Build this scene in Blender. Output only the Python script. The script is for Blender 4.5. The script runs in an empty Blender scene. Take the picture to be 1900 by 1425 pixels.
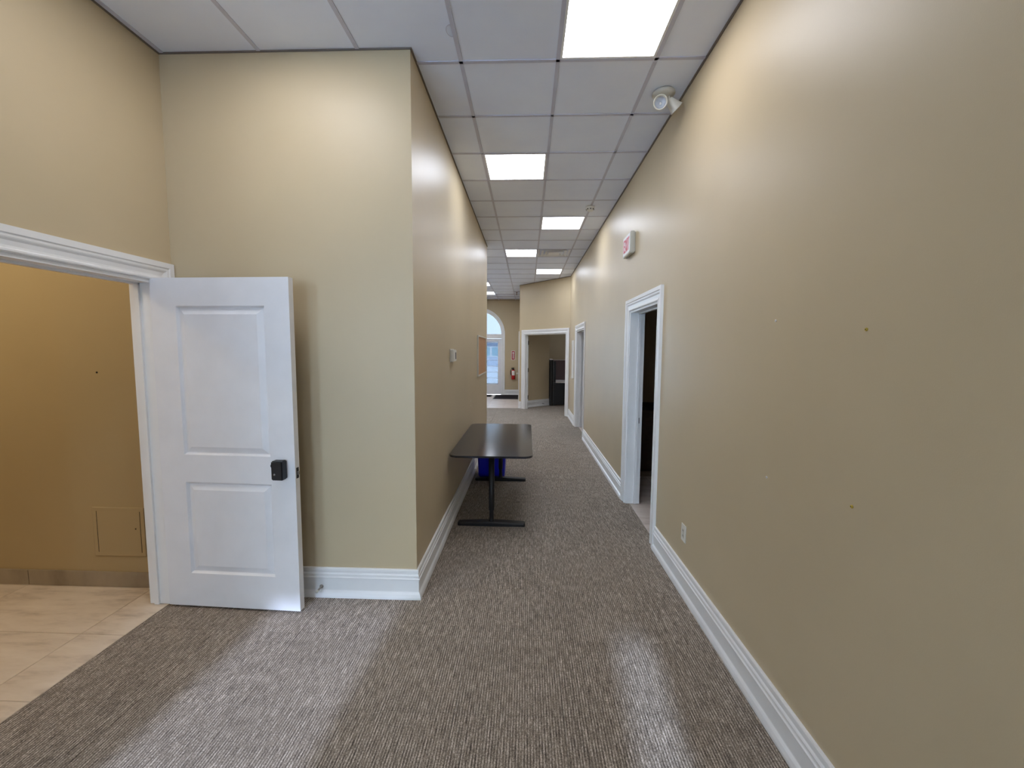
import bpy, bmesh, math, random
from mathutils import Vector, Matrix
random.seed(7)
C = bpy.context.scene.collection
S = bpy.context.scene

# ------------------------------------------------------------------ camera, world, sun, exposure
EYE = 1.6615
H = 3.466                       # ceiling height
def cam_axes(pitch, yaw, roll):
    cp, sp = math.cos(pitch), math.sin(pitch); cy, sy = math.cos(yaw), math.sin(yaw); cr, sr = math.cos(roll), math.sin(roll)
    f = Vector((sy*cp, cy*cp, sp)); r0 = Vector((cy, -sy, 0)); u0 = r0.cross(f)
    return cr*r0+sr*u0, -sr*r0+cr*u0, f
cr_, cu_, cf_ = cam_axes(-0.0820972, -0.0361348, 0.0063246)
cam = bpy.data.objects.new('camera', bpy.data.cameras.new('camera'))
m = Matrix((cr_, cu_, -cf_)).transposed().to_4x4(); m.translation = (0, 0, EYE)
cam.matrix_world = m
cam.data.sensor_width = 36; cam.data.lens = 768.2546/1900*36; cam.data.clip_start = .05; cam.data.clip_end = 500
C.objects.link(cam); S.camera = cam

w = bpy.data.worlds.new('sky'); S.world = w; w.use_nodes = True
bg = w.node_tree.nodes['Background']; bg.inputs[0].default_value = (.66, .82, 1.0, 1); bg.inputs[1].default_value = 7.0

SUN = 3.2
sun = bpy.data.objects.new('sun', bpy.data.lights.new('sun', 'SUN')); C.objects.link(sun)
sun.data.energy = SUN; sun.data.color = (.62, .74, 1.0); sun.data.angle = math.radians(1.6)
sd = Vector((.07, 1, -.58)).normalized()
sun.rotation_euler = sd.to_track_quat('-Z', 'Y').to_euler()

PANEL = 7.0                     # radiance of the ceiling light panels
vs = S.view_settings
vs.view_transform = 'Standard'; vs.look = 'None'; vs.gamma = 1; vs.exposure = 0.86; vs.use_curve_mapping = False

# ------------------------------------------------------------------ materials
def lin(c):
    return tuple(((v/255)/12.92 if v/255 <= .04045 else ((v/255+.055)/1.055)**2.4) for v in c)+(1,)
class M_:
    def __init__(s, name):
        s.m = bpy.data.materials.new(name); s.m.use_nodes = True; s.t = s.m.node_tree; s.b = s.t.nodes['Principled BSDF']
    def n(s, typ, **kw):
        x = s.t.nodes.new(typ)
        for k, v in kw.items():
            if k.startswith('i_'): x.inputs[k[2:].replace('_', ' ')].default_value = v
            else: setattr(x, k, v)
        return x
    def l(s, a, b): s.t.links.new(a, b)
    def math(s, op, a, b=None):
        x = s.n('ShaderNodeMath', operation=op)
        for i, v in enumerate((a, b)):
            if v is None: continue
            if isinstance(v, (int, float)): x.inputs[i].default_value = v
            else: s.l(v, x.inputs[i])
        return x.outputs[0]
    def ramp(s, fac, stops):
        r = s.n('ShaderNodeValToRGB'); e = r.color_ramp.elements
        while len(e) < len(stops): e.new(.5)
        for k, (p, c) in zip(e, stops): k.position = p; k.color = lin(c) if len(c) == 3 else c
        s.l(fac, r.inputs[0]); return r.outputs[0]
    def noise(s, vec, scale, detail=3, rough=.5):
        x = s.n('ShaderNodeTexNoise'); x.inputs['Scale'].default_value = scale; x.inputs['Detail'].default_value = detail
        x.inputs['Roughness'].default_value = rough
        if vec is not None: s.l(vec, x.inputs['Vector'])
        return x.outputs['Fac']
    def pos(s): return s.n('ShaderNodeNewGeometry').outputs['Position']
    def mapping(s, vec, scale=(1, 1, 1), rot=(0, 0, 0)):
        x = s.n('ShaderNodeMapping'); x.inputs['Scale'].default_value = scale; x.inputs['Rotation'].default_value = rot
        s.l(vec, x.inputs['Vector']); return x.outputs[0]
    def bump(s, h, strength, dist=.002):
        x = s.n('ShaderNodeBump'); x.inputs['Strength'].default_value = strength; x.inputs['Distance'].default_value = dist
        s.l(h, x.inputs['Height']); s.l(x.outputs[0], s.b.inputs['Normal'])
def plain(name, col, rough=.5, metal=0, spec=.5, var=.04, scale=6):
    """one colour with a little procedural unevenness"""
    k = M_(name); f = k.noise(k.pos(), scale, 3)
    lo = tuple(max(0, c*(1-var)) for c in col); hi = tuple(min(255, c*(1+var)) for c in col)
    k.l(k.ramp(f, [(.3, lo), (.7, hi)]), k.b.inputs['Base Color'])
    k.b.inputs['Roughness'].default_value = rough; k.b.inputs['Metallic'].default_value = metal
    k.b.inputs['Specular IOR Level'].default_value = spec
    return k.m
def wall_paint(name, col, rough=.42, spec=.35):
    k = M_(name); p = k.pos()
    f = k.noise(p, 1.3, 4)
    k.l(k.ramp(f, [(.3, tuple(c*.985 for c in col)), (.7, tuple(c*1.015 for c in col))]), k.b.inputs['Base Color'])
    k.b.inputs['Roughness'].default_value = rough; k.b.inputs['Specular IOR Level'].default_value = spec
    k.bump(k.noise(p, 260, 3), .12, .0015)
    return k.m
WALL = wall_paint('beige_wall_paint', (195, 178, 147))
WARMWALL = wall_paint('tan_wall_paint', (184, 166, 132), .5)
WHITE = plain('white_gloss_trim', (234, 234, 234), .32, var=.01)
DOORW = plain('white_door_paint', (230, 230, 233), .38, var=.012)
CEIL = plain('white_ceiling_tile', (233, 239, 255), .75, spec=.2, var=.012, scale=3)
GRID = plain('ceiling_grid_paint', (198, 199, 214), .5, var=.02)
SHADOWTRIM = plain('shade_painted_edge_trim', (110, 100, 92), .6, var=.02)
BLACK = plain('black_plastic', (20, 20, 23), .4)
BLACKM = plain('black_powder_coat', (23, 23, 26), .45, spec=.4)
CHROME = plain('chrome', (200, 200, 205), .12, 1)
SILVER = plain('silvered_reflector', (225, 228, 235), .25, .55)
STEEL = plain('brushed_steel', (150, 148, 145), .35, 1)
PLASTIC = plain('white_plastic', (225, 222, 214), .4, var=.01)
IVORY = plain('ivory_plastic', (206, 202, 190), .45, var=.015)
BLUE = plain('blue_bin_plastic', (16, 24, 205), .38)
RED = plain('red_enamel', (190, 24, 30), .3)
DARKRED = plain('red_sign_print', (165, 25, 40), .45)
SIGNRED = plain('exit_letter_red', (205, 70, 90), .45)
LABELW = plain('white_print', (235, 232, 232), .5, var=.01)
BRASS = plain('yellow_plastic_anchor', (196, 170, 60), .5)
MAT = plain('charcoal_mat', (44, 40, 44), .95, spec=.1, var=.25, scale=120)
DARKWOOD = plain('dark_brown_cabinet', (74, 58, 48), .5, var=.08, scale=20)
FABRIC = plain('mauve_panel_fabric', (120, 104, 104), .95, spec=.1, var=.06, scale=200)
WORKTOP = plain('pale_laminate', (214, 206, 202), .4, var=.02)
SHADE = plain('dark_slot', (38, 36, 36), .7)
PAVE = plain('pale_pavement', (205, 212, 222), .9, var=.05, scale=2)
SIDING = plain('pale_siding', (196, 206, 220), .8, var=.03)
ROOFM = plain('grey_roof', (150, 160, 176), .9, var=.06)
FAINT = plain('blind_slat', (205, 216, 232), .6, var=.01)

def mk_cork():
    k = M_('cork'); f = k.noise(k.pos(), 160, 4, .7)
    k.l(k.ramp(f, [(.3, (150, 110, 76)), (.5, (182, 138, 100)), (.7, (198, 156, 118))]), k.b.inputs['Base Color'])
    k.b.inputs['Roughness'].default_value = .95; k.bump(f, .3); return k.m
CORK = mk_cork()
def mk_veneer():
    k = M_('black_brown_veneer'); p = k.mapping(k.pos(), (60, 1.6, 20))
    f = k.noise(p, 3.0, 5, .6)
    k.l(k.ramp(f, [(.3, (31, 32, 38)), (.7, (47, 48, 56))]), k.b.inputs['Base Color'])
    k.b.inputs['Roughness'].default_value = .15; k.bump(f, .04, .001); return k.m
VENEER = mk_veneer()
def mk_carpet():
    k = M_('striped_loop_carpet')
    tc = k.n('ShaderNodeTexCoord').outputs['Object']; rnd = k.n('ShaderNodeObjectInfo').outputs['Random']
    off = k.n('ShaderNodeCombineXYZ'); k.l(k.math('MULTIPLY', rnd, 37.0), off.inputs[2]); 
    v = k.n('ShaderNodeVectorMath', operation='ADD'); k.l(tc, v.inputs[0]); k.l(off.outputs[0], v.inputs[1]); v = v.outputs[0]
    sx = k.n('ShaderNodeSeparateXYZ'); k.l(tc, sx.inputs[0])
    ridge = k.math('SINE', k.math('MULTIPLY', sx.outputs[0], 2*math.pi/.0125))          # the rows of loops
    ridge = k.math('MULTIPLY', k.math('ADD', ridge, 1.0), .5)
    dash = k.noise(k.mapping(v, (150, 16, 1)), 1.0, 2, .6)                                 # long broken dashes along the rows
    tuft = k.noise(k.mapping(v, (230, 150, 1)), 1.0, 2, .7)                                 # single loops
    blot = k.noise(k.mapping(v, (3.0, 3.0, 1)), 1.0, 2, .5)
    h = k.math('ADD', k.math('MULTIPLY', ridge, .17), k.math('MULTIPLY', dash, .52))
    h = k.math('ADD', h, k.math('MULTIPLY', tuft, .69))
    h = k.math('ADD', h, k.math('MULTIPLY', blot, .06))
    hh = k.math('DIVIDE', h, 1.5)
    k.l(k.ramp(hh, [(.32, (56, 48, 42)), (.5, (136, 124, 111)), (.66, (222, 208, 194))]), k.b.inputs['Base Color'])
    k.b.inputs['Roughness'].default_value = .95; k.b.inputs['Specular IOR Level'].default_value = .15
    k.b.inputs['Sheen Weight'].default_value = .12
    k.bump(hh, .5, .004); return k.m
CARPET = mk_carpet()
def mk_tile(name, a, b, c, rot):
    k = M_(name); tc = k.n('ShaderNodeTexCoord').outputs['Object']; rnd = k.n('ShaderNodeObjectInfo').outputs['Random']
    off = k.n('ShaderNodeCombineXYZ'); k.l(k.math('MULTIPLY', rnd, 53.0), off.inputs[2])
    v = k.n('ShaderNodeVectorMath', operation='ADD'); k.l(tc, v.inputs[0]); k.l(off.outputs[0], v.inputs[1])
    f = k.noise(k.mapping(v.outputs[0], (1.8, 7.5, 1), (0, 0, rot)), 1.6, 6, .62)
    k.l(k.ramp(f, [(.30, a), (.48, b), (.7, c)]), k.b.inputs['Base Color'])
    k.b.inputs['Roughness'].default_value = .3; return k.m
STONE = mk_tile('beige_stone_tile', (188, 170, 152), (220, 204, 186), (232, 218, 202), .35)
STONE2 = mk_tile('pale_stone_tile', (188, 172, 162), (212, 198, 188), (222, 210, 202), .2)
STONEB = mk_tile('grey_beige_base_tile', (138, 126, 112), (162, 150, 134), (176, 164, 148), .3)
GROUT = plain('grout', (168, 150, 132), .9)
def mk_emit(name, col, s):
    k = M_(name); k.t.nodes.remove(k.b); e = k.n('ShaderNodeEmission'); e.inputs[0].default_value = col; e.inputs[1].default_value = s
    k.l(e.outputs[0], k.t.nodes['Material Output'].inputs[0]); return k.m
GLOW = mk_emit('lit_diffuser', (.98, .97, 1, 1), PANEL)
GLOW2 = mk_emit('lit_diffuser_cooler', (.90, .96, 1.08, 1), PANEL*1.15)
GLOW3 = mk_emit('lit_diffuser_brighter', (.98, .97, 1, 1), PANEL*1.2)
def mk_glass(name, col):
    k = M_(name); k.t.nodes.remove(k.b)
    t = k.n('ShaderNodeBsdfTransparent'); t.inputs[0].default_value = (.93, .96, .97, 1); g = k.n('ShaderNodeBsdfGlossy'); g.inputs['Roughness'].default_value = .02
    f = k.n('ShaderNodeFresnel'); f.inputs[0].default_value = 1.45; mx = k.n('ShaderNodeMixShader'); t.inputs[0].default_value = col
    k.l(f.outputs[0], mx.inputs[0]); k.l(t.outputs[0], mx.inputs[1]); k.l(g.outputs[0], mx.inputs[2])
    k.l(mx.outputs[0], k.t.nodes['Material Output'].inputs[0]); return k.m
GLASS = mk_glass('clear_glass', (.93, .96, .97, 1)); PATCHDIM = mk_glass('patch_dimming_glass', (.85, .86, .88, 1)); SKYDIM = mk_glass('sky_dimming_glass', (.29, .30, .31, 1))  # dimming tints added: far panes hold back the sky, another softens a sun patch

# ------------------------------------------------------------------ helpers
def obj(name, bm, mat, parent=None, smooth=False, bevel=0):
    me = bpy.data.meshes.new(name)
    if bevel: bmesh.ops.bevel(bm, geom=bm.edges[:], offset=bevel, segments=2, affect='EDGES', clamp_overlap=True)
    bmesh.ops.recalc_face_normals(bm, faces=bm.faces[:])
    bm.to_mesh(me); bm.free()
    for p in me.polygons: p.use_smooth = smooth
    me.materials.append(mat)
    o = bpy.data.objects.new(name, me); C.objects.link(o)
    if parent: o.parent = parent
    return o
def tag(o, label=None, cat=None, group=None, kind=None):
    if label: o['label'] = label
    if cat: o['category'] = cat
    if group: o['group'] = group
    if kind: o['kind'] = kind
    return o
def thing(name, label, cat, loc=(0, 0, 0), rz=0, group=None, kind=None):
    o = bpy.data.objects.new(name, None); C.objects.link(o); o.location = loc; o.rotation_euler = (0, 0, rz)
    o.empty_display_size = .1
    return tag(o, label, cat, group, kind)
def bx(bm, x0, x1, y0, y1, z0, z1, fr=None):
    """box; fr maps local (a, d, z) to a point"""
    fr = fr or (lambda a, d, z: Vector((a, d, z)))
    v = [bm.verts.new(fr(x, y, z)) for z in (z0, z1) for y in (y0, y1) for x in (x0, x1)]
    for f in ((0, 1, 3, 2), (4, 6, 7, 5), (0, 4, 5, 1), (2, 3, 7, 6), (0, 2, 6, 4), (1, 5, 7, 3)): bm.faces.new([v[i] for i in f])
    return v
def box(name, mat, b, parent=None, bevel=0, fr=None, smooth=False):
    bm = bmesh.new(); bx(bm, *b, fr=fr); return obj(name, bm, mat, parent, smooth, bevel)
def frame(O, u, n):
    O = Vector((O[0], O[1], 0)); u = Vector((u[0], u[1], 0)).normalized(); n = Vector((n[0], n[1], 0)).normalized()
    return lambda a, d, z: O+u*a+n*d+Vector((0, 0, z))
def prism(bm, pts, d0, d1, fr):
    """polygon in (a, z) pushed from depth d0 to d1"""
    A = [bm.verts.new(fr(a, d0, z)) for a, z in pts]; B = [bm.verts.new(fr(a, d1, z)) for a, z in pts]
    bm.faces.new(A); bm.faces.new(B[::-1])
    for i in range(len(pts)):
        j = (i+1) % len(pts); bm.faces.new((A[i], A[j], B[j], B[i]))
def rings(bm, rs, cap0=True, cap1=True):
    R = [[bm.verts.new(p) for p in r] for r in rs]
    for a, b in zip(R, R[1:]):
        n = len(a)
        for i in range(n): bm.faces.new((a[i], a[(i+1) % n], b[(i+1) % n], b[i]))
    if cap0: bm.faces.new(R[0][::-1])
    if cap1: bm.faces.new(R[-1])
def circ(c, r, n=24, ax=Vector((0, 0, 1)), ex=1, ey=1):
    c = Vector(c); ax = Vector(ax).normalized(); u = ax.orthogonal().normalized(); v = ax.cross(u)
    return [c+u*(r*ex*math.cos(2*math.pi*i/n))+v*(r*ey*math.sin(2*math.pi*i/n)) for i in range(n)]
def lathe(bm, base, ax, prof, n=24, cap0=True, cap1=True):
    base = Vector(base); ax = Vector(ax).normalized()
    rings(bm, [circ(base+ax*h, max(r, 1e-4), n, ax) for r, h in prof], cap0, cap1)
def rrect(cx, cy, wx, wy, r, z, n=6):
    P = []
    for sx, sy, a0 in ((1, 1, 0), (-1, 1, 90), (-1, -1, 180), (1, -1, 270)):
        for k in range(n+1):
            a = math.radians(a0+90*k/n); P.append(Vector((cx+sx*(wx/2-r)+r*math.cos(a), cy+sy*(wy/2-r)+r*math.sin(a), z)))
    return P
def tube(bm, pts, r, n=10):
    pts = [Vector(p) for p in pts]; rs = []
    for i, p in enumerate(pts):
        d = (pts[min(i+1, len(pts)-1)]-pts[max(i-1, 0)]).normalized()
        ref = Vector((0, 0, 1)) if abs(d.z) < .9 else Vector((1, 0, 0))
        u = d.cross(ref).normalized(); v = d.cross(u)
        rs.append([p+u*r*math.cos(2*math.pi*k/n)+v*r*math.sin(2*math.pi*k/n) for k in range(n)])
    rings(bm, rs)
BASEP = [(.0, 0), (.031, 0), (.031, .014), (.028, .026), (.026, .034), (.021, .042), (.017, .047), (.016, .052), (.016, .128), (.022, .131), (.023, .137),
         (.018, .142), (.017, .150), (.019, .158), (.016, .164), (.012, .168), (.012, .176), (.014, .180), (.014, .195), (.011, .200), (0, .200)]
def baseboard(name, pts, label, s=1.0, mat=None):
    """moulded skirting along a plan polyline; the room is on the right-hand side of the direction of travel"""
    P = [Vector((x, y)) for x, y in pts]; N = []
    for a, b in zip(P, P[1:]):
        d = (b-a).normalized(); N.append(Vector((d.y, -d.x)))
    off = []
    for i in range(len(P)):
        if i == 0: off.append(N[0])
        elif i == len(P)-1: off.append(N[-1])
        else:
            q = (N[i-1]+N[i]); off.append(q/(1+N[i-1].dot(N[i])))
    bm = bmesh.new()
    rings(bm, [[Vector((p.x+o.x*d, p.y+o.y*d, z*s+.0005)) for d, z in BASEP] for p, o in zip(P, off)])
    return tag(obj(name, bm, mat or WHITE), label, 'baseboard', kind='structure')
CASEP = [(0, 0), (0, .011), (.006, .015), (.014, .015), (.020, .011), (.030, .010), (.052, .013), (.062, .019), (.068, .021), (.078, .021), (.084, .026), (.115, .026), (.115, 0)]
def casing(name, fr, a0, a1, h, label, parent=None, k=1.0):
    bm = bmesh.new()
    def path(i): return None
    rs = []
    for q in range(4):
        r = []
        for wv, d in CASEP:
            wv *= k
            a = a0-wv if q < 2 else a1+wv; z = .002 if q in (0, 3) else h+wv
            r.append(fr(a, d, z))
        rs.append(r)
    rings(bm, rs)
    o = obj(name, bm, WHITE, parent)
    return o if parent else tag(o, label, 'door casing', kind='structure')
def jamb(name, fr, a0, a1, h, depth, parent, t=.02):
    """lining of a doorway: boards on both sides and overhead, with a stop"""
    for nm, b in (('jamb_side', (a0, a0+t, -depth, .001, .002, h)), ('jamb_side', (a1-t, a1, -depth, .001, .002, h)), ('jamb_head', (a0, a1, -depth, .001, h-t, h))):
        box(nm, WHITE, b, parent, fr=fr)
    s = depth*.55
    for nm, b in (('door_stop_strip', (a0+t, a0+t+.012, -s-.03, -s, .002, h-t)), ('door_stop_strip', (a1-t-.012, a1-t, -s-.03, -s, .002, h-t)), ('door_stop_strip', (a0+t, a1-t, -s-.03, -s, h-t-.012, h-t))):
        box(nm, WHITE, b, parent, fr=fr)
def wall(name, fr, poly, t, label, mat=None):
    bm = bmesh.new(); prism(bm, poly, 0, -t, fr)
    return tag(obj(name, bm, mat or WALL), label, 'wall', kind='structure')
WT = H+.09   # walls run up past the suspended ceiling

# ------------------------------------------------------------------ plan
XL, XW, YF, YE = -.722, -2.288, 2.628, 7.42          # corridor left wall, left-hand wall, facing wall, end of the corridor's left wall
XRw = lambda y: 1.105-.005*y                          # the right-hand wall runs very slightly in
P1, P2 = Vector((1.053, 10.33)), Vector((-.22, 11.78))
YFAR, YBACK = 15.25, -2.5
DH = 2.075
fr_right = frame((1.105, 0), (-.005, 1), (-1, -.005))
fr_left = frame((XW, 0), (0, 1), (1, 0))
fr_front = frame((0, YF), (1, 0), (0, -1))
fr_corr = frame((XL, 0), (0, 1), (1, 0))
aD = (P2-P1).normalized(); aN = Vector((-aD.y, aD.x)); aN = aN if aN.y < 0 else -aN
fr_ang = frame(P1, aD, aN); AL = (P2-P1).length
fr_far = frame((0, YFAR), (1, 0), (0, -1))
fr_ret = frame((-.22, 0), (0, 1), (-1, 0))
fr_back = frame((0, YBACK), (1, 0), (0, 1))

def notch(a0, a1, h): return [(a0, -.02), (a0, h), (a1, h), (a1, -.02)]
def poly(A0, A1, *notches):
    p = [(A0, -.02)]
    for n in notches: p += n
    return p+[(A1, -.02), (A1, WT), (A0, WT)]
D1 = (3.515, 4.455); D2 = (7.80, 8.97); DA = (.125, 1.70)
DLo = (1.35, 2.505)
wall('wall_right', fr_right, poly(YBACK, 10.36, notch(D1[0], D1[1], DH), notch(D2[0], D2[1], DH)), .15, 'long beige wall on the right with two doorways')
wall('wall_left', fr_left, poly(.15, YF+.02, notch(DLo[0], DLo[1], DH)), .15, 'beige wall at far left with the doorway to the tiled room')
tag(box('wall_front', WALL, (XW-.02, XL, YF, YF+.15, -.02, WT)), 'beige wall facing the camera behind the open white door', 'wall', kind='structure')
tag(box('wall_corridor', WALL, (XL-.15, XL, YF+.15, YE, -.02, WT)), 'beige left wall of the corridor with the cork board', 'wall', kind='structure')
tag(box('wall_corridor_end', WALL, (-5.0, XL-.15, YE-.15, YE, -.02, WT)), 'beige wall turning left at the end of the corridor', 'wall', kind='structure')
wall('wall_angled', fr_ang, poly(0, AL, notch(DA[0], DA[1], 2.10)), .12, 'angled beige wall with a wide cased doorway at the corridor end')
tag(box('wall_return', WALL, (-.22, -.10, P2.y, YFAR, -.02, WT)), 'beige side wall between angled wall and far wall', 'wall', kind='structure')
ARX, ARZ, ARR = -1.771, 2.236, .86
arc = [(ARX-ARR, -.02), (ARX-ARR, ARZ)]+[(ARX+ARR*math.cos(math.pi-math.pi*k/32), ARZ+ARR*math.sin(math.pi-math.pi*k/32)) for k in range(1, 32)]+[(ARX+ARR, ARZ), (ARX+ARR, -.02)]
wall('wall_far', fr_far, poly(-5.0, 4.2, [(-4.7, -.02), (-4.7, 3.0), (-3.2, 3.0), (-3.2, -.02)], arc), .2, 'beige far wall with the arched glass doors')
wall('wall_back', fr_back, poly(-5.0, 1.3, [(-4.85, -.02), (-4.85, 3.0), (-2.75, 3.0), (-2.75, -.02)], [(-1.95, -.02), (-1.95, 3.03), (-1.15, 3.03), (-1.15, -.02)], [(.17, -.02), (.17, 2.89), (.385, 2.89), (.385, -.02)]), .2, 'beige wall behind the camera with glazed doors')
tag(box('wall_outer_left', WALL, (-5.1, -4.95, YBACK, YFAR+.2, -.02, WT)), 'beige outer wall far to the left', 'wall', kind='structure')
tag(box('wall_outer_right', WALL, (4.1, 4.25, YBACK, YFAR+.2, -.02, WT)), 'beige outer wall far to the right', 'wall', kind='structure')
tag(box('wall_tiled_room', WARMWALL, (-4.95, XW-.15, 2.662, 2.80, -.02, WT)), 'warm tan wall of the tiled room with access hatch', 'wall', kind='structure')
tag(box('wall_tiled_room_near', WARMWALL, (-4.95, XW-.15, .15, .30, -.02, WT)), 'tan near wall of the tiled room', 'wall', kind='structure')
tag(box('wall_washroom_near', WALL, (1.24, 4.1, 2.85, 3.0, -.02, WT)), 'near wall of the dark room on the right', 'wall', kind='structure')
tag(box('wall_washroom_far', WALL, (1.24, 4.1, 6.2, 6.35, -.02, WT)), 'far wall of the dark room on the right', 'wall', kind='structure')
tag(box('wall_office_near', WALL, (1.06, 4.1, 10.45, 10.6, -.02, WT)), 'near wall of the office behind the angled doorway', 'wall', kind='structure')
I0 = Vector((-.012, 11.90)); I1 = I0+Vector((.752, .659))*.90
fr_in = frame(I0, (.752, .659), (.659, -.752))
wall('wall_office_left', fr_in, [(-.06, -.02), (.90, -.02), (.90, WT), (-.06, WT)], .12, 'brownish beige wall seen through the angled doorway')
tag(box('wall_office_inner', WALL, (I1.x-.12, I1.x, I1.y+.01, YFAR, -.02, WT)), 'inner wall of the office running to the far wall', 'wall', kind='structure')

# ------------------------------------------------------------------ floor
floor = tag(box('floor', GROUT, (-5.1, 4.25, YBACK-.2, YFAR+.2, -.15, -.008)), 'corridor floor of brown striped carpet with beige stone tile beyond the thresholds', 'floor', kind='structure')
def pad_mesh(name, sx, sy, t, mat, bev=.001):
    bm = bmesh.new(); bx(bm, -sx/2, sx/2, -sy/2, sy/2, -t, 0)
    top = [e for e in bm.edges if all(abs(v.co.z) < 1e-6 for v in e.verts)]
    bmesh.ops.bevel(bm, geom=top, offset=bev, segments=1, affect='EDGES')
    bmesh.ops.recalc_face_normals(bm, faces=bm.faces[:])
    me = bpy.data.meshes.new(name); bm.to_mesh(me); bm.free(); me.materials.append(mat); return me
cache = {}
def pad(name, x0, x1, y0, y1, gap, mat, jig):
    key = (name, round(x1-x0, 3), round(y1-y0, 3))
    if key not in cache: cache[key] = pad_mesh(name, x1-x0-gap, y1-y0-gap, .0075, mat)
    o = bpy.data.objects.new(name, cache[key]); C.objects.link(o); o.parent = floor
    o.location = ((x0+x1)/2, (y0+y1)/2, -.0005-random.random()*jig); return o
CT = .5
ys = [11.76-CT*k for k in range(0, 31)]
xs = [XW-.03+CT*k for k in range(0, 8)]
for k in range(len(ys)-1):
    y1, y0 = ys[k], ys[k+1]
    for j in range(len(xs)-1):
        x0, x1 = xs[j], xs[j+1]
        if x0 > 1.1: continue
        x1 = min(x1, 1.13)
        if y0 > YF and y1 < YE and x1 < XL-.02: continue
        if y0 < -2.9: continue
        pad('carpet_tile', x0, x1, y0, y1, .0012, CARPET, .0006)
for k in range(4):                                    # carpet runs on into the office behind the angled wall
    for j in range(2):
        pad('carpet_tile', 1.13+CT*j, 1.63+CT*j, 12.76-CT*k, 13.26-CT*k, .0012, CARPET, .0006)
for y1 in (12.26, 12.76, 13.26):
    for j in range(3): pad('carpet_tile', -.32+CT*j+.0, .18+CT*j, y1-CT, y1, .0012, CARPET, .0006) if j or y1 < 12.3 else None
TX, TY = .90, .457
for j in range(3):
    for k in range(-4, 2):
        x1 = -2.580-TX*j+TX; x0 = x1-TX
        y0 = 2.19+TY*k; y1 = y0+TY
        pad('floor_tile', x0, min(x1, XW-.03), y0, min(y1, 2.665), .003, STONE, .0006)
for j in range(7):                                    # entrance tiles
    for k in range(4):
        x1 = -.21-.47*j; y0 = 11.765+.94*k+(.0 if j % 2 else 0)
        pad('floor_tile', x1-.47, x1, y0, min(y0+.94, YFAR), .004, STONE2, .0006)
for j in range(3):
    for k in range(5): pad('floor_tile', 1.13+.46*j, 1.59+.46*j, 3.02+.46*k+.13, 3.48+.46*k+.13, .004, STONE2, .0006)
for k in range(4): pad('floor_tile', 1.13, 1.59, 7.55+.46*k, 8.01+.46*k, .004, STONE2, .0006)

# ------------------------------------------------------------------ ceiling
TILE = .6096; G0, R0 = -.434, 2.7566
ceil = tag(box('ceiling', CEIL, (-5.1, 4.25, YBACK-.2, YFAR+.2, H+.03, H+.13)), 'white suspended ceiling of square tiles in a pale metal grid', 'ceiling', kind='structure')
LIGHTS = {(1, -1), (0, 2), (1, 5), (0, 8), (1, 11), (-2, -2), (-2, 14), (-2, 17), (-2, 11), (-2, 8), (-4, 11), (-5, 14), (-5, 17)}
VENT = (1, 8)
cm = {}
for i in range(-7, 3):
    for j in range(-10, 21):
        x0, y0 = G0+TILE*i, R0+TILE*j; x1, y1 = x0+TILE, y0+TILE
        if (i, j) in LIGHTS or (i, j) == VENT: continue
        if y1 < YE+.1 and i < -3 and j > -5: continue
        if j >= 0 and y1 < YE and i < -1: continue
        xx = XRw(y0)
        if y0 < 10.3: x1 = min(x1, xx)
        if y1 < YE and y0 > YF: x0 = max(x0, XL)
        if .15 < y0 < YF: x0 = max(x0, XW)
        if x1-x0 < .02: continue
        if y0 > 10.4 and ((x0+x1)/2-P1.x)*aN.x+((y0+y1)/2-P1.y)*aN.y < -.35 : continue
        if y0 > 11.9 and x0 > -.25: continue
        key = (round(x1-x0, 2),)
        if key not in cm:
            bm = bmesh.new(); wx = x1-x0-.010; bx(bm, -wx/2, wx/2, -TILE/2+.005, TILE/2-.005, 0, .016); bmesh.ops.recalc_face_normals(bm, faces=bm.faces[:])
            me = bpy.data.meshes.new('ceiling_tile'); bm.to_mesh(me); bm.free(); me.materials.append(CEIL); cm[key] = me
        o = bpy.data.objects.new('ceiling_tile', cm[key]); C.objects.link(o); o.parent = ceil
        o.location = ((x0+x1)/2, (y0+y1)/2, H+.004+random.random()*.0012)
def bar(x0, x1, y0, y1):
    box('grid_bar', GRID, (x0, x1, y0, y1, H, H+.02), ceil)
for i in range(-6, 3):
    x = G0+TILE*i
    if i >= -1+1: bar(x-.012, x+.012, YBACK, 11.6 if i == 0 else (11.05 if i == 1 else 10.6))
    elif i >= -3: bar(x-.012, x+.012, .2 if i < -2 else YBACK, YF); bar(x-.012, x+.012, YE, YFAR)
    else: bar(x-.012, x+.012, YE, YFAR)
bar(G0-.012, G0+.012, 11.6, YFAR)
for j in range(-10, 21):
    y = R0+TILE*j
    if y < YBACK+.05: continue
    if y < YF: bar(XW if y > .15 else -4.9, XRw(y), y-.012, y+.012)
    elif y < YE: bar(XL, XRw(y), y-.012, y+.012)
    elif y < 10.3: bar(-4.9, XRw(y), y-.012, y+.012)
    elif y < P2.y: 
        t = (y-P1.y)/(P2.y-P1.y); bar(-4.9, P1.x+(P2.x-P1.x)*t, y-.012, y+.012)
    else: bar(-4.9, -.22, y-.012, y+.012)
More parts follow.
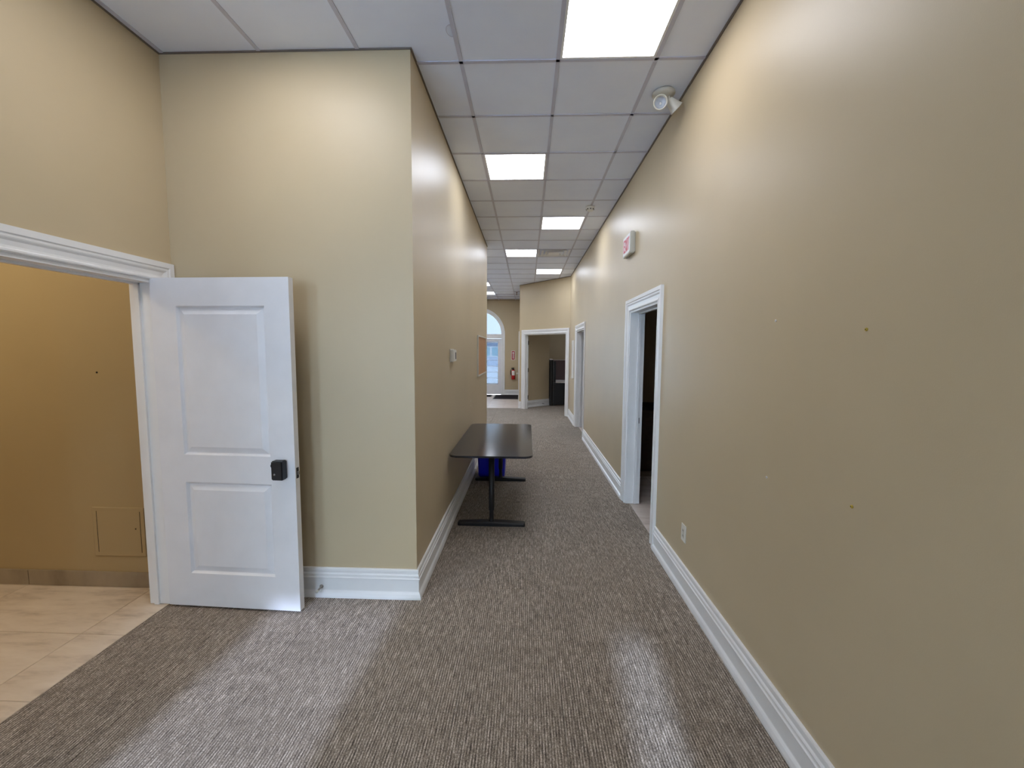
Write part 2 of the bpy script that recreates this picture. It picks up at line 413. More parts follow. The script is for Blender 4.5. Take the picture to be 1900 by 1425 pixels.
# wall angle round the edge, coloured dark to paint in its shadow line
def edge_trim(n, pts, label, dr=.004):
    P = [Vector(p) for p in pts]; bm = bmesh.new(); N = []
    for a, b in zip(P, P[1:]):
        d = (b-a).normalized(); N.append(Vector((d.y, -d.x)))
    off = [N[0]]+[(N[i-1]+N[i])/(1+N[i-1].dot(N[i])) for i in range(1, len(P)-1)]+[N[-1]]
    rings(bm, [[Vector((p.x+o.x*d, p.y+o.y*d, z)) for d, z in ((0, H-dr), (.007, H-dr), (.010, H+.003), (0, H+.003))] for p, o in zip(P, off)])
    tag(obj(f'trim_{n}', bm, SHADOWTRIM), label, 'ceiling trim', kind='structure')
edge_trim(1, [(XRw(YBACK), YBACK)][::-1]+[] if False else [(P2.x, YFAR), (P2.x, P2.y), (P1.x, P1.y), (XRw(YBACK), YBACK)], 'thin ceiling edge trim painted dark as a shadow line, along right wall and angled wall', .008)
edge_trim(2, [(XW, .15), (XW, YF), (XL, YF), (XL, YE), (-4.9, YE)], 'thin ceiling edge trim painted dark as a shadow line, along left walls and corridor corner')
edge_trim(3, [(-4.9, YFAR), (-.22, YFAR)], 'thin ceiling edge trim painted dark as a shadow line, on far wall')

# ceiling lights
names = {(1, -1): 'largest glowing white ceiling light panel, nearest, cut by the top edge of the photo',
 (0, 2): 'second nearest glowing ceiling light panel, left of the corridor middle, above the table',
 (1, 5): 'third glowing ceiling light panel down the corridor, right side, just past the smoke detector',
 (0, 8): 'fourth glowing ceiling light panel, directly left of the air vent',
 (1, 11): 'small glowing ceiling light panel just in front of the angled wall',
 (-2, 14): 'partly hidden glowing ceiling light panel, upper of two past the corridor corner',
 (-2, 17): 'farthest glowing ceiling light panel, nearest the arched doors',

 (-2, -2): 'ceiling light panel overhead, just outside the left top edge of the photo',
 (-2, 11): 'unseen panel added to light the lobby, level with the angled wall', (-2, 8): 'unseen panel added to light the lobby, just past the corridor corner', (-4, 11): 'unseen panel added to light the lobby, farther left',  # unseen lobby panels added to brighten the far corridor and angled wall
 (-5, 14): 'unseen panel added to light the deep lobby, nearer one', (-5, 17): 'unseen panel added to light the deep lobby, farther one'}  # deep lobby pair also unseen, added as further lobby light
def light(i, j, lab, X=None, Y=None):
    x = (G0+TILE*(i+.5)) if X is None else X; y = (R0+TILE*(j+.5)) if Y is None else Y
    t = thing('ceiling_light', lab, 'ceiling light', (x, y, H), group='square ceiling light panels')
    bm = bmesh.new(); s = TILE/2-.004; q = s-.022
    for a in ((-s, s, -s, -q), (-s, s, q, s), (-s, -q, -q, q), (q, s, -q, q)): bx(bm, *a, .001, .02)
    obj('frame', bm, WHITE, t)
    box('diffuser', GLOW2 if y > 4 else (GLOW3 if x < -1 else GLOW), (-q, q, -q, q, .006, .012), t)
for ij, lab in names.items(): light(ij[0], ij[1], lab)

# air vent
vx, vy = G0+TILE*(VENT[0]+.5), R0+TILE*(VENT[1]+.5)
t = thing('air_vent', 'square louvred ceiling air vent beside the fourth light panel', 'air vent', (vx, vy, H))
box('back_plate', SHADE, (-.295, .295, -.295, .295, .05, .055), t)
for k, (ro, zo, ri, zi) in enumerate(((.300, .0, .262, .030), (.235, -.006, .190, .030), (.165, -.010, .120, .030))):
    bm = bmesh.new()
    rings(bm, [[Vector((a*r, b*r, z)) for a, b in ((-1, -1), (1, -1), (1, 1), (-1, 1))] for r, z in ((ro, zo), (ri, zi), (ri, zi+.004), (ro, zo+.006), (ro, zo))], False, False)
    obj('louvre_ring', bm, WHITE, t)
box('centre_plate', WHITE, (-.10, .10, -.10, .10, -.006, .0), t)

# ------------------------------------------------------------------ doors, casings, baseboards
baseboard('baseboard_right', [(XRw(D1[0]-.117), D1[0]-.117), (XRw(YBACK), YBACK)], 'white moulded baseboard along the near right wall')
baseboard('baseboard_right_middle', [(XRw(D2[0]-.117), D2[0]-.117), (XRw(D1[1]+.117), D1[1]+.117)], 'white moulded baseboard between the two right doorways')
baseboard('baseboard_right_far', [fr_ang(.006, 0, 0).xy, (P1.x, P1.y), (XRw(D2[1]+.117), D2[1]+.117)], 'short white baseboard in the corner beyond the second doorway')
baseboard('baseboard_left', [(-1.40-.88, YF), (XL, YF), (XL, YE)], 'white moulded baseboard turning the corner from facing wall into corridor')
baseboard('baseboard_far', [(-.82, YFAR), (-.22, YFAR)], 'white baseboard under the fire extinguisher')
baseboard('baseboard_return', [(-.22, P2.y+.16), (-.22, P2.y), fr_ang(AL-.09, 0, 0).xy], 'white baseboard wrapping the corner by the angled doorway')
baseboard('baseboard_office', [fr_in(-.05, 0, 0).xy, fr_in(.90, 0, 0).xy], 'white baseboard seen through the angled doorway')

def doorway(n, fr, a0, a1, h, depth, label):
    d = thing(f'door_{n}', label, 'doorway', kind='structure')
    casing('casing', fr, a0, a1, h, None, d); jamb('jamb', fr, a0, a1, h, depth, d); return d
d1 = doorway(1, fr_left, DLo[0], DLo[1], DH, .15, 'white cased doorway at left opening to the tiled room')
d2 = doorway(2, fr_right, D1[0], D1[1], DH, .15, 'nearer white cased doorway in the right wall, dark inside')
bm = bmesh.new(); bx(bm, D1[1]-.022, D1[1]-.0195, -.125, -.085, .885, .945, fr=fr_right); obj('strike_plate', bm, STEEL, d2)
d3 = doorway(3, fr_right, D2[0], D2[1], DH, .15, 'second white cased doorway farther along the right wall')
d4 = doorway(4, fr_ang, DA[0], DA[1], 2.10, .12, 'wide white cased doorway in the angled wall')
for z in (.33, 1.10, 1.86):
    box('hinge', BLACKM, (DA[1]-.026, DA[1]-.019, -.125, -.075, z-.055, z+.055), d4, fr=fr_ang)
casing('trim_4', fr_ret, P2.y+.16, P2.y+1.06, 2.075, 'edge of a white door casing just round the angled wall corner')
t = thing('door_5', 'closed white door on the side wall round the corner', 'door', kind='structure')
box('door_leaf', DOORW, (P2.y+.165, P2.y+1.055, .002, .012, .01, 2.07), t, fr=fr_ret)
bm = bmesh.new(); lathe(bm, fr_ret(P2.y+.23, .012, .98), (-1, 0, 0), [(.03, 0), (.03, .006), (.012, .01), (.012, .035), (.028, .045), (.028, .06), (.015, .068)], 16); obj('knob', bm, IVORY, t, True)

# the open door
LW, LT, LH0, LH1 = .878, .044, .014, 2.082
t = thing('open_door', 'open white two-panel door with black keypad lock', 'door', (-2.287, 2.462, 0), math.radians(-2.2), kind='structure')
t.name = 'door_6'
bm = bmesh.new()
PU = (.160, .722); ZL = (.232, .826); ZU = (1.000, 1.914)
xs_ = [0, PU[0], PU[1], LW]; zs_ = [LH0, ZL[0], ZL[1], ZU[0], ZU[1], LH1]
V = {}
for i, x in enumerate(xs_):
    for j, z in enumerate(zs_): V[i, j] = bm.verts.new((x, 0, z)); V[i, j, 'b'] = bm.verts.new((x, LT, z))
for i in range(3):
    for j in range(5):
        hole = i == 1 and j in (1, 3)
        for s in ((), ('b',)):
            q = [V[(i, j)+s], V[(i+1, j)+s], V[(i+1, j+1)+s], V[(i, j+1)+s]]
            if not hole: bm.faces.new(q)
        if hole:
            q = [(i, j), (i+1, j), (i+1, j+1), (i, j+1)]
            for a, b in zip(q, q[1:]+q[:1]): bm.faces.new((V[a], V[b], V[b+('b',)], V[a+('b',)]))
edge = [(i, 0) for i in range(4)]+[(3, j) for j in range(1, 6)]+[(i, 5) for i in (2, 1, 0)]+[(0, j) for j in (4, 3, 2, 1)]
for a, b in zip(edge, edge[1:]+edge[:1]): bm.faces.new((V[a], V[b], V[b+('b',)], V[a+('b',)]))
leaf = obj('door_leaf', bm, DOORW, t)
for z0, z1 in (ZL, ZU):
    bm = bmesh.new(); x0, x1 = PU
    def rr(ins, y): return [Vector((x0+ins, y, z0+ins)), Vector((x1-ins, y, z0+ins)), Vector((x1-ins, y, z1-ins)), Vector((x0+ins, y, z1-ins))]
    rings(bm, [rr(0, LT-.006), rr(0, .0), rr(.011, .014), rr(.016, .014), rr(.020, .0125), rr(.050, .001), rr(.053, .001)], True, True)
    obj('panel', bm, DOORW, leaf)
lk = obj('keypad_lock', (lambda b: (bx(b, .756, .828, -.052, 0, .868, .985), b)[1])(bmesh.new()), BLACK, t, bevel=.006)
bm = bmesh.new(); lathe(bm, (.778, -.052, .905), (0, -1, 0), [(.006, 0), (.006, .002), (.003, .003)], 12); obj('keyhole', bm, STEEL, lk)
bm = bmesh.new(); lathe(bm, (.756, -.03, .955), (-1, 0, 0), [(.014, 0), (.014, .006), (.01, .008)], 14); obj('thumb_turn', bm, BLACK, lk)
lp = box('latch_plate', BLACKM, (LW-.001, LW+.0015, .010, .034, .865, .932), t)
bm = bmesh.new(); bx(bm, LW+.001, LW+.010, .015, .029, .888, .908); obj('latch_bolt', bm, STEEL, lp)
for z in (.30, 1.05, 1.82):
    bm = bmesh.new(); lathe(bm, (-.008, LT+.004, z-.05), (0, 0, 1), [(.007, 0), (.007, .10)], 10); obj('hinge', bm, STEEL, t, True)

# door stop on the facing baseboard
t = thing('door_stop', 'small steel rod door stop on the baseboard beside the open door', 'door stop', (-1.365, YF-.016, .072))
bm = bmesh.new(); lathe(bm, (0, 0, 0), (0, -1, 0), [(.013, 0), (.013, .004), (.006, .008), (.006, .055), (.004, .057)], 14); obj('rod', bm, STEEL, t, True)
bm = bmesh.new(); lathe(bm, (0, -.055, 0), (0, -1, 0), [(.008, 0), (.009, .012), (.006, .016)], 14); obj('rubber_tip', bm, IVORY, t, True)

t = thing('door_stop', 'tiny steel door stop on the baseboard seen through the angled doorway', 'door stop', fr_in(.62, .017, .075))
t.rotation_euler = (0, 0, math.atan2(-.752, .659)+math.pi/2)
bm = bmesh.new(); lathe(bm, (0, 0, 0), (0, -1, 0), [(.013, 0), (.013, .004), (.006, .008), (.006, .055), (.004, .057)], 14); obj('rod', bm, STEEL, t, True)
bm = bmesh.new(); lathe(bm, (0, -.055, 0), (0, -1, 0), [(.009, 0), (.010, .012), (.006, .016)], 14); obj('rubber_tip', bm, SHADE, t, True)

# ------------------------------------------------------------------ tiled room: base tiles, hatch
for k, (x0, x1) in enumerate(((-4.37, -3.474), (-3.474, XW-.15))):
    o = box('trim_%d' % (5+k), STONEB, (x0+.0015, x1-.0015, 2.652, 2.662, .0, .108), bevel=.0012); tag(o, ('left' if k == 0 else 'right')+' length of beige stone base tile in the tiled room', 'base tile', kind='structure')
t = thing('access_hatch', 'square tan access hatch low on the wall of the tiled room', 'access hatch', (-2.795, 2.662, 0))
fr_h = lambda a, d, z: Vector((a, -d, z))
bm = bmesh.new()
rings(bm, [[Vector((sx*(.183-i), -d, .396+sz*(.172-i))) for sx, sz in ((-1, -1), (1, -1), (1, 1), (-1, 1))] for i, d in ((0, 0), (0, .006), (.004, .0075), (.026, .0065), (.027, .001))], False, False)
obj('hatch_frame', bm, WARMWALL, t)
box('hatch_recess', SHADE, (-.157, .157, -.0052, -.0005, .238, .554), t)
box('hatch_door', WARMWALL, (-.1515, .1515, -.0064, -.0053, .2455, .5465), t)
bm = bmesh.new(); lathe(bm, (.120, -.0064, .42), (0, -1, 0), [(.005, 0), (.005, .001), (.002, .0015)], 10); obj('hatch_screw', bm, SHADE, t)
def screw(name, label, p, ax, mat, r=.006, group=None, core=SHADE):
    t = thing(name, label, 'wall anchor' if 'anchor' in name else 'screw', p, group=group)
    bm = bmesh.new(); lathe(bm, (0, 0, 0), ax, [(r, 0), (r, .0025), (r*.75, .004)], 12); h = obj('head', bm, mat, t)
    bm = bmesh.new(); lathe(bm, Vector(ax)*.0035, ax, [(r*.4, 0), (r*.35, .001)], 8); obj('socket', bm, core, t)
screw('wall_screw', 'left dark screw in the tiled room wall, above the hatch', (-2.874, 2.662, 1.494), (0, -1, 0), SHADE, .006)
screw('wall_screw', 'right dark screw in the tiled room wall, beside the door jamb', (-2.60, 2.662, 1.497), (0, -1, 0), SHADE, .006)
for lab, y, z, mt in (('upper left pale wall anchor on the right wall', 1.885, 1.797, LABELW), ('upper right yellow wall anchor on the right wall', 1.392, 1.735, BRASS),
                      ('lower left pale wall anchor on the right wall', 1.885, 1.091, LABELW), ('lower right yellow wall anchor on the right wall', 1.397, 1.143, BRASS)):
    screw('wall_anchor', lab, (XRw(y), y, z), (-1, 0, 0), mt, .0055, 'anchors left in the right wall')
screw('wall_anchor', 'upper tiny white wall anchor under the cork board', (XL, 5.28, 1.004), (1, 0, 0), PLASTIC, .009, 'anchors under the cork board')
screw('wall_anchor', 'lower tiny white wall anchor under the cork board', (XL, 5.28, .933), (1, 0, 0), PLASTIC, .009, 'anchors under the cork board')

# ------------------------------------------------------------------ table and bin
t = thing('table', 'long black-brown table with rounded corners on two T-shaped legs against the corridor wall', 'table', (-.325, 4.492, 0))
TZ = .703
bm = bmesh.new()
rings(bm, [rrect(0, 0, .772-i*2, 1.66-i*2, .085, z) for i, z in ((.004, TZ-.020), (0, TZ-.017), (0, TZ-.003), (.003, TZ))]); obj('tabletop', bm, VENEER, t)
for s in (-1, 1):
    y = .678*s
    ft = None
    bm = bmesh.new()
    rings(bm, [[Vector((x, y+a*hw, z)) for a, z in ((-1, .0015), (1, .0015), (1, hh*.7), (.7, hh), (-.7, hh), (-1, hh*.7))]
               for x, hw, hh in ((-.320, .026, .026), (-.308, .038, .031), (-.12, .042, .040), (0, .044, .044), (.12, .042, .040), (.308, .038, .031), (.320, .026, .026))])
    obj('foot', bm, BLACKM, t)
    bm = bmesh.new(); lathe(bm, (0, y, .04), (0, 0, 1), [(.034, 0), (.022, .012), (.021, .03), (.020, .10), (.027, .115), (.027, .62)], 20); po = obj('post', bm, BLACKM, t, True)
    box('top_plate', BLACKM, (-.20, .20, y-.055, y+.055, TZ-.036, TZ-.0205), t, bevel=.003)
for s in (-1, 1): box('side_rail', BLACKM, (s*.17-.018, s*.17+.018, -.623, .623, TZ-.045, TZ-.0205), t)

t = thing('recycling_bin', 'deep blue plastic bin on the carpet under the far end of the table', 'bin', (-.455, 5.435, 0))
bm = bmesh.new()
hb, n_ = .52, 5
prof = [(.335, .270, .0015), (.345, .28, .01), (.375, .33, hb-.05), (.392, .35, hb-.05), (.395, .353, hb-.005), (.388, .347, hb), (.36, .32, hb), (.355, .315, hb-.03), (.29, .265, .012)]
rings(bm, [rrect(0, 0, a, b, .04, z, n_) for a, b, z in prof]); obj('bin_body', bm, BLUE, t, False)
for s in (-1, 1):
    bm = bmesh.new(); tube(bm, [(s*.188, -.05, hb-.06), (s*.205, -.045, hb-.09), (s*.205, .045, hb-.09), (s*.188, .05, hb-.06)], .007, 8); obj('handle', bm, BLUE, t)

# ------------------------------------------------------------------ things on the walls
t = thing('thermostat', 'white wall thermostat with dark display on the corridor left wall', 'thermostat', (XL, 3.94, 1.605))
box('back_plate', PLASTIC, (0, .008, -.095, .095, -.062, .062), t, bevel=.003)
box('cover', PLASTIC, (.008, .034, -.088, .088, -.056, .056), t, bevel=.006)
box('display', SHADE, (.0335, .0355, .02, .055, -.035, .03), t)
t = thing('cork_board', 'framed cork notice board hanging near the corridor corner', 'notice board', (XL, 6.53, 1.57))
box('cork_panel', CORK, (.002, .012, -.55, .55, -.28, .28), t)
for b in ((-.575, .575, .28, .302), (-.575, .575, -.302, -.28)): box('frame_rail', IVORY, (.001, .022, b[0], b[1], b[2], b[3]), t, bevel=.002)
for b in ((-.575, -.55), (.55, .575)): box('frame_stile', IVORY, (.001, .022, b[0], b[1], -.28, .28), t, bevel=.002)

yo = 2.80
t = thing('wall_outlet', 'single white wall outlet above the near right baseboard', 'outlet', (XRw(yo), yo, .413))
box('cover_plate', PLASTIC, (-.006, 0, -.038, .038, -.060, .060), t, bevel=.002)
rc = box('receptacle', IVORY, (-.0085, -.005, -.017, .017, -.034, .034), t, bevel=.001)
for z in (-.018, .018):
    for y in (-.006, .006): box('slot', SHADE, (-.0092, -.008, y-.0012, y+.0012, z-.005, z+.005), rc)

# exit sign
ye = 4.485
t = thing('exit_sign', 'white box exit sign with red letters high on the right wall', 'exit sign', (XRw(ye), ye, 2.762))
box('mounting_plate', IVORY, (-.006, 0, -.15, .15, -.095, .095), t)
box('housing', IVORY, (-.052, -.006, -.158, .158, -.108, .108), t, bevel=.006)
fp = box('face_plate', LABELW, (-.0545, -.0515, -.145, .145, -.092, .092), t)
bm = bmesh.new(); lathe(bm, (-.03, .06, -.108), (0, 0, -1), [(.006, 0), (.006, .012), (.004, .016)], 10); obj('test_button', bm, STEEL, t)
fr_e = lambda a, d, z: Vector((-.0545-d, -a, z))        # a runs to the right as read from the corridor
def letter(strokes):
    bm = bmesh.new()
    for (a0, z0, a1, z1, wd) in strokes:
        d = Vector((a1-a0, z1-z0)).normalized(); n = Vector((-d.y, d.x))*wd/2
        prism(bm, [(a0+n.x, z0+n.y), (a1+n.x, z1+n.y), (a1-n.x, z1-n.y), (a0-n.x, z0-n.y)], 0, .0022, fr_e)
    obj('letter', bm, SIGNRED, fp)
h2 = .066; sw = .019
letter([(-.106, -h2, -.106, h2, sw), (-.098, h2-sw/2, -.058, h2-sw/2, sw), (-.098, 0, -.066, 0, sw), (-.098, -h2+sw/2, -.058, -h2+sw/2, sw)])
letter([(-.043, -h2, .015, h2, sw), (-.043, h2, .015, -h2, sw)])
letter([(.036, -h2, .036, h2, sw)])
letter([(.055, h2-sw/2, .115, h2-sw/2, sw), (.085, -h2, .085, h2-sw, sw)])

# white board by the second doorway
t = thing('wall_board', 'narrow white board on the right wall beyond the second doorway', 'board', (XRw(9.58), 9.58, 1.46))
box('board_panel', PLASTIC, (-.014, 0, -.20, .20, -.43, .43), t, bevel=.002)
box('board_tray', IVORY, (-.03, 0, -.20, .20, -.445, -.43), t)

# fire extinguisher and its sign
t = thing('fire_extinguisher_sign', 'small red and white fire extinguisher sign above the extinguisher', 'sign', (-.514, YFAR, 1.46))
box('sign_panel', LABELW, (-.068, .068, -.004, 0, -.17, .17), t)
box('red_field', DARKRED, (-.054, .054, -.006, -.003, -.155, .155), t)
bm = bmesh.new()
rings(bm, [[Vector((x, -.0065, z)) for x, z in ((a, b),)][0:1]*1 for a, b in ()]) if False else None
prism(bm, [(-.016, -.12), (.016, -.12), (.016, .06), (.032, .085), (.020, .125), (-.020, .125), (-.032, .085), (-.016, .06)], .005, .0075, lambda a, d, z: Vector((a, -d, z)))
obj('pictogram', bm, LABELW, t)
t = thing('fire_extinguisher', 'red fire extinguisher with white label and black hose on the far wall', 'fire extinguisher', (-.505, YFAR-.085, .585))
bm = bmesh.new(); lathe(bm, (0, 0, 0), (0, 0, 1), [(.060, 0), (.066, .008), (.066, .30), (.060, .325), (.040, .345), (.020, .355)], 28); cy = obj('cylinder', bm, RED, t, True)
bm = bmesh.new(); rings(bm, [[Vector((.0672*math.cos(a), .0672*math.sin(a), z)) for a in [math.radians(215+k*11) for k in range(12)]] for z in (.15, .31)], False, False) if False else None
for k in range(11):
    a0, a1 = math.radians(225+k*10), math.radians(235+k*10)
    vv = [bm.verts.new((.0675*math.cos(a), .0675*math.sin(a), z)) for a, z in ((a0, .15), (a1, .15), (a1, .318), (a0, .318))]; bm.faces.new(vv)
bmesh.ops.remove_doubles(bm, verts=bm.verts[:], dist=1e-5); obj('label', bm, LABELW, cy)
bm = bmesh.new(); lathe(bm, (0, 0, .35), (0, 0, 1), [(.034, -.01), (.034, .03), (.026, .034), (.024, .05)], 14); obj('valve', bm, BLACKM, t)
bm = bmesh.new(); bx(bm, -.075, .03, -.012, .012, .400, .410); bx(bm, -.068, .03, -.010, .010, .423, .432); bx(bm, .012, .03, -.011, .011, .405, .428); obj('lever', bm, BLACKM, t)
bm = bmesh.new(); tube(bm, [(-.02, 0, .385), (-.06, -.01, .38), (-.088, -.01, .34), (-.096, -.01, .28), (-.092, -.01, .21), (-.080, -.01, .16)], .014, 10); obj('hose', bm, BLACK, t, True)
bm = bmesh.new(); bx(bm, -.03, .03, .066, .085, .10, .34); obj('wall_bracket', bm, STEEL, t)

# ------------------------------------------------------------------ things on the ceiling
t = thing('emergency_light', 'twin-head emergency light on the ceiling by the right wall', 'emergency light', (.940, 3.10, H))
bm = bmesh.new(); lathe(bm, (0, 0, 0), (0, 0, -1), [(.076, 0), (.078, .010), (.070, .020), (.045, .027), (.001, .029)], 32); obj('base', bm, IVORY, t, True)
bm = bmesh.new(); lathe(bm, (.005, -.02, -.027), (0, 0, -1), [(.005, 0), (.004, .003)], 10); obj('indicator', bm, SHADE, t)
def head(c, ax, px):
    c = Vector(c); ax = Vector(ax).normalized()
    hd = obj('lamp_head', (lambda b: (lathe(b, c-ax*.045, ax, [(.012, 0), (.024, .006), (.030, .03), (.043, .075), (.047, .080), (.047, .088), (.041, .088), (.036, .070)], 28, True, False), b)[1])(bmesh.new()), IVORY, t, True)
    b = bmesh.new(); lathe(b, c-ax*.045, ax, [(.006, .030), (.020, .036), (.032, .055), (.039, .080)], 28, True, False); obj('reflector', b, SILVER, hd, True)
    b = bmesh.new(); lathe(b, c-ax*.015, ax, [(.006, 0), (.008, .012), (.006, .022), (.002, .026)], 14); obj('bulb', b, PLASTIC, hd, True)
    b = bmesh.new(); tube(b, [px, Vector(px).lerp(c-ax*.03, .5)+Vector((0, 0, -.01)), c-ax*.03], .009, 10); obj('swivel', b, IVORY, hd, True)
head((-.034, -.045, -.095), (-.25, -.85, -.28), (-.035, -.01, -.022))
head((.062, -.015, -.085), (.70, .15, -.62), (.035, -.005, -.022))

t = thing('smoke_detector', 'round white smoke detector on the ceiling grid', 'smoke detector', (.776, 5.42, H))
bm = bmesh.new(); lathe(bm, (0, 0, 0), (0, 0, -1), [(.056, 0), (.056, .012), (.052, .016), (.050, .030), (.040, .046), (.028, .050), (.001, .051)], 28); b_ = obj('body', bm, PLASTIC, t, True)
for k in range(8):
    a = 2*math.pi*k/8; c = Vector((.047*math.cos(a), .047*math.sin(a), -.034))
    bm = bmesh.new(); vv = bx(bm, -.004, .004, -.007, .007, -.005, .005); bmesh.ops.rotate(bm, verts=bm.verts[:], cent=(0, 0, 0), matrix=Matrix.Rotation(a, 3, 'Z')); bmesh.ops.translate(bm, verts=bm.verts[:], vec=c); obj('sensing_slot', bm, SHADE, b_)
t = thing('wire_hook', 'small pale wire loop under the ceiling grid near the facing wall corner', 'wire hook', (G0-.012, 2.49, H))
bm = bmesh.new(); tube(bm, [(0, .045*math.cos(a), -.002) if False else (-.030*math.sin(a), .045*math.cos(a), -.003) for a in [math.pi*k/12 for k in range(13)]], .002, 6); obj('wire', bm, GRID, t)
t = thing('sprinkler_head', 'tiny sprinkler head hanging from the ceiling near the angled wall corner', 'sprinkler', (-.345, 13.2, H))
bm = bmesh.new(); lathe(bm, (0, 0, 0), (0, 0, -1), [(.035, 0), (.035, .004), (.012, .01), (.010, .05), (.006, .07), (.022, .085), (.022, .088)], 16); obj('body', bm, plain('bronze', (110, 80, 70), .4, .6), t)

# ------------------------------------------------------------------ far arched doors
t = thing('window_1', 'tall arched glass double doors with white frame at the far end', 'glass doors', kind='structure')
bm = bmesh.new(); rs = []
path = [(ARX-ARR, .002, -1, 0), (ARX-ARR, ARZ, -1, 0)]+[(ARX+ARR*math.cos(a), ARZ+ARR*math.sin(a), math.cos(a), math.sin(a)) for a in [math.pi-math.pi*k/32 for k in range(1, 32)]]+[(ARX+ARR, ARZ, 1, 0), (ARX+ARR, .002, 1, 0)]
for (a, z, na, nz) in path: rs.append([fr_far(a+na*w_, d, z+nz*w_) for w_, d in ((0, -.03), (0, .015), (.02, .02), (.05, .015), (.06, .026), (.09, .026), (.09, 0), (.02, -.001))])
rings(bm, rs); obj('arch_casing', bm, WHITE, t)
bm = bmesh.new(); rs = []
for (a, z, na, nz) in path: rs.append([fr_far(a-na*w_, d, z-nz*w_) for w_, d in ((0, -.12), (0, -.03), (.045, -.03), (.045, -.12))])
rings(bm, rs); obj('frame', bm, WHITE, t)
box('transom_bar', WHITE, (ARX-ARR+.045, ARX+ARR-.045, -.11, -.0, 2.07, 2.235), t, fr=fr_far)
bm = bmesh.new(); q = ARR-.045
prism(bm, [(ARX+q*math.cos(a), ARZ+q*math.sin(a)) for a in [math.pi*k/24 for k in range(25)]], -.085, -.080, fr_far); obj('arch_pane', bm, SKYDIM, t)
for s, nm in ((-1, 'left'), (1, 'right')):
    a0, a1 = (ARX-ARR+.048, ARX-.003) if s < 0 else (ARX+.003, ARX+ARR-.048)
    lf = box('door_stile', DOORW, (a0, a0+.12, -.10, -.055, .012, 2.065), t, fr=fr_far)
    box('door_stile', DOORW, (a1-.12, a1, -.10, -.055, .012, 2.065), t, fr=fr_far)
    box('door_rail', DOORW, (a0+.12, a1-.12, -.10, -.055, .012, .39), t, fr=fr_far)
    box('door_rail', DOORW, (a0+.12, a1-.12, -.10, -.055, 1.98, 2.065), t, fr=fr_far)
    box('door_pane', SKYDIM, (a0+.12, a1-.12, -.083, -.078, .39, 1.98), t, fr=fr_far)
    box('blind_valance', FAINT, (a0+.10, a1-.10, -.054, -.02, 1.93, 1.99), t, fr=fr_far)
    box('blind_rail', FAINT, (a0+.11, a1-.11, -.052, -.036, .40, .425), t, fr=fr_far)
    for z in (.62, .84, 1.06, 1.28): box('muntin', FAINT, (a0+.12, a1-.12, -.077, -.073, z-.006, z+.006), t, fr=fr_far)
    bm = bmesh.new(); ah = a0+.05 if s > 0 else a1-.05; tube(bm, [fr_far(ah, -.055, 1.0), fr_far(ah, .0, 1.0), fr_far(ah+.1*s, 0.0, 1.0)], .009, 8); obj('lever_handle', bm, STEEL, t)
for lab, b in (('larger charcoal floor mat in front of the arched doors, right', (-1.16, -.27, 13.92, 15.19)), ('second charcoal floor mat, left and farther, at the arched doors', (-2.35, -1.26, 14.55, 15.19))):
    t = thing('floor_mat', lab, 'mat', ((b[0]+b[1])/2, (b[2]+b[3])/2, 0), group='mats at the arched doors')
    wx, wy = b[1]-b[0], b[3]-b[2]
    bm = bmesh.new(); rings(bm, [rrect(0, 0, wx-i, wy-i, .02, z) for i, z in ((0, 0), (.0, .004), (.02, .009))]); obj('rubber_backing', bm, BLACK, t)
    box('pile', MAT, (-wx/2+.04, wx/2-.04, -wy/2+.04, wy/2-.04, .006, .012), t)

# ------------------------------------------------------------------ office beyond the angled doorway
t = thing('cubicle', 'dark office cubicle with mauve fabric panel and pale worktop behind the angled doorway', 'cubicle', (.98, 12.4, 0))
bm = bmesh.new(); rings(bm, [rrect(-.25, .45, .10, 1.0, .045, z, 4) for z in (.002, 1.37)]); ep = obj('end_panel', bm, BLACK, t)
box('panel_cap', WORKTOP, (-.30, -.20, -.05, .95, 1.372, 1.388), t, bevel=.004)
box('edge_strip', STEEL, (-.200, -.195, -.02, .02, .06, 1.34), t)
box('fabric_panel', FABRIC, (-.195, 1.2, .90, .95, .69, 1.34), t)
box('top_rail', WORKTOP, (-.195, 1.2, .89, .96, 1.34, 1.365), t, bevel=.004)
box('worktop', WORKTOP, (-.195, 1.2, .0, .895, .685, .715), t, bevel=.004)
box('front_panel', BLACK, (-.12, 1.2, .03, .06, .03, .684), t)
box('side_post', BLACK, (-.195, -.12, .0, .06, .002, 1.33), t)

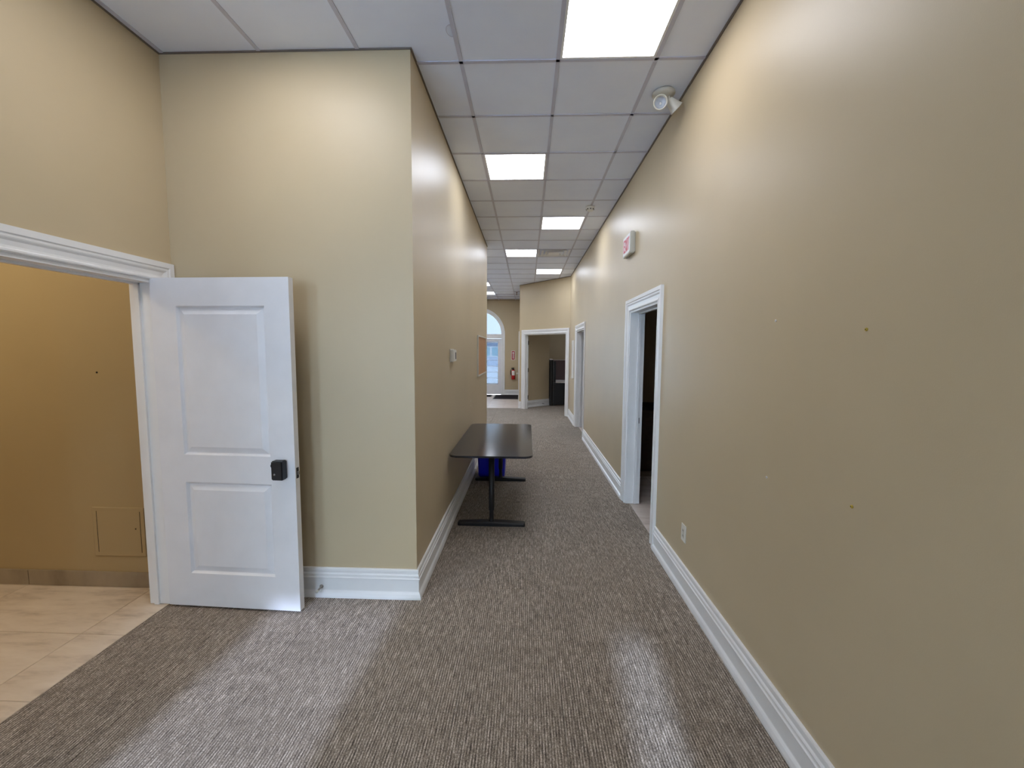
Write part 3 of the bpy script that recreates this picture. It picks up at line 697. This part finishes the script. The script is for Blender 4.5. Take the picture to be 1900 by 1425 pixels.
# dark room on the right: low cabinet under a dark counter
t = thing('vanity_cabinet', 'dim brown cabinet with dark counter inside the nearer right doorway', 'cabinet', (1.85, 5.935, 0))
box('cabinet_body', DARKWOOD, (-.55, 1.3, -.25, .25, .0015, .86), t)
for k in range(3):
    dr = box('cabinet_door', DARKWOOD, (-.54+.61*k, .05+.61*k, -.268, -.25, .10, .84), t, bevel=.003)
    bm = bmesh.new(); tube(bm, [(-.02+.61*k, -.268, .72), (-.02+.61*k, -.29, .72), (-.02+.61*k, -.29, .62), (-.02+.61*k, -.268, .62)], .005, 8); obj('pull', bm, STEEL, dr)
box('counter', BLACK, (-.58, 1.3, -.29, .25, .86, .90), t, bevel=.004)

# ------------------------------------------------------------------ rear glazing (behind the camera) and outdoors
for n, (x0, x1, h) in ((2, (-1.95, -1.15, 3.03)), (3, (.17, .385, 2.89)), (4, (-4.85, -2.75, 3.0)), (5, (-4.7, -3.2, 3.0))):  # the far-wall window is unseen, added to bring daylight into the lobby
    fr_w = fr_far if n == 5 else fr_back
    t = thing('window_%d' % n, {2: 'door-wide', 3: 'narrow', 4: 'broad', 5: 'unseen added lobby'}[n]+(' floor-length glazed opening' if n == 5 else ' floor-length glazed opening behind the camera'), 'window', kind='structure')
    casing('casing', fr_w, x0, x1, h, None, t, .7)
    box('pane', PATCHDIM if n == 2 else GLASS, (x0, x1, -.10, -.094, 0, h), t, fr=fr_w)
tag(box('ground', PAVE, (-60, 60, -60, 80, -.36, -.152)), 'pale pavement outside the arched doors', 'ground', kind='structure')
t = thing('house', 'faint pale house seen through the far glass doors', 'house', (-7.0, 48, -.15))
box('wall', SIDING, (-9, 9, 0, 7, 0, 2.5), t)
bm = bmesh.new(); prism(bm, [(-9.6, 2.5), (9.6, 2.5), (7.5, 3.6), (-7.5, 3.6)], -7.6, .6, lambda a, d, z: Vector((a, -d, z))); obj('roof', bm, ROOFM, t)
for x in (-5, -1.2, 2.2, 3.4, 6):
    wn = box('window', WHITE, (x-.6, x+.6, -.06, 0, 1.0, 2.2), t); box('pane', plain('house_glass', (160, 190, 200), .5) if x == -5 else bpy.data.materials['house_glass'], (x-.5, x+.5, -.08, -.05, 1.1, 2.1), wn)

# lamps of rooms whose fittings are out of sight
def point(name, p, e, col, r=.08):
    l = bpy.data.objects.new(name, bpy.data.lights.new(name, 'POINT')); C.objects.link(l); l.location = p
    l.data.energy = e; l.data.color = col; l.data.shadow_soft_size = r
point('tiled_room_lamp', (-3.9, 1.35, 3.0), 22, (1, .85, .58), .12)
light(0, 0, 'unseen light panel added inside the office behind the angled doorway', 1.7, 13.0)  # unseen panel added to brighten the office walls and worktop
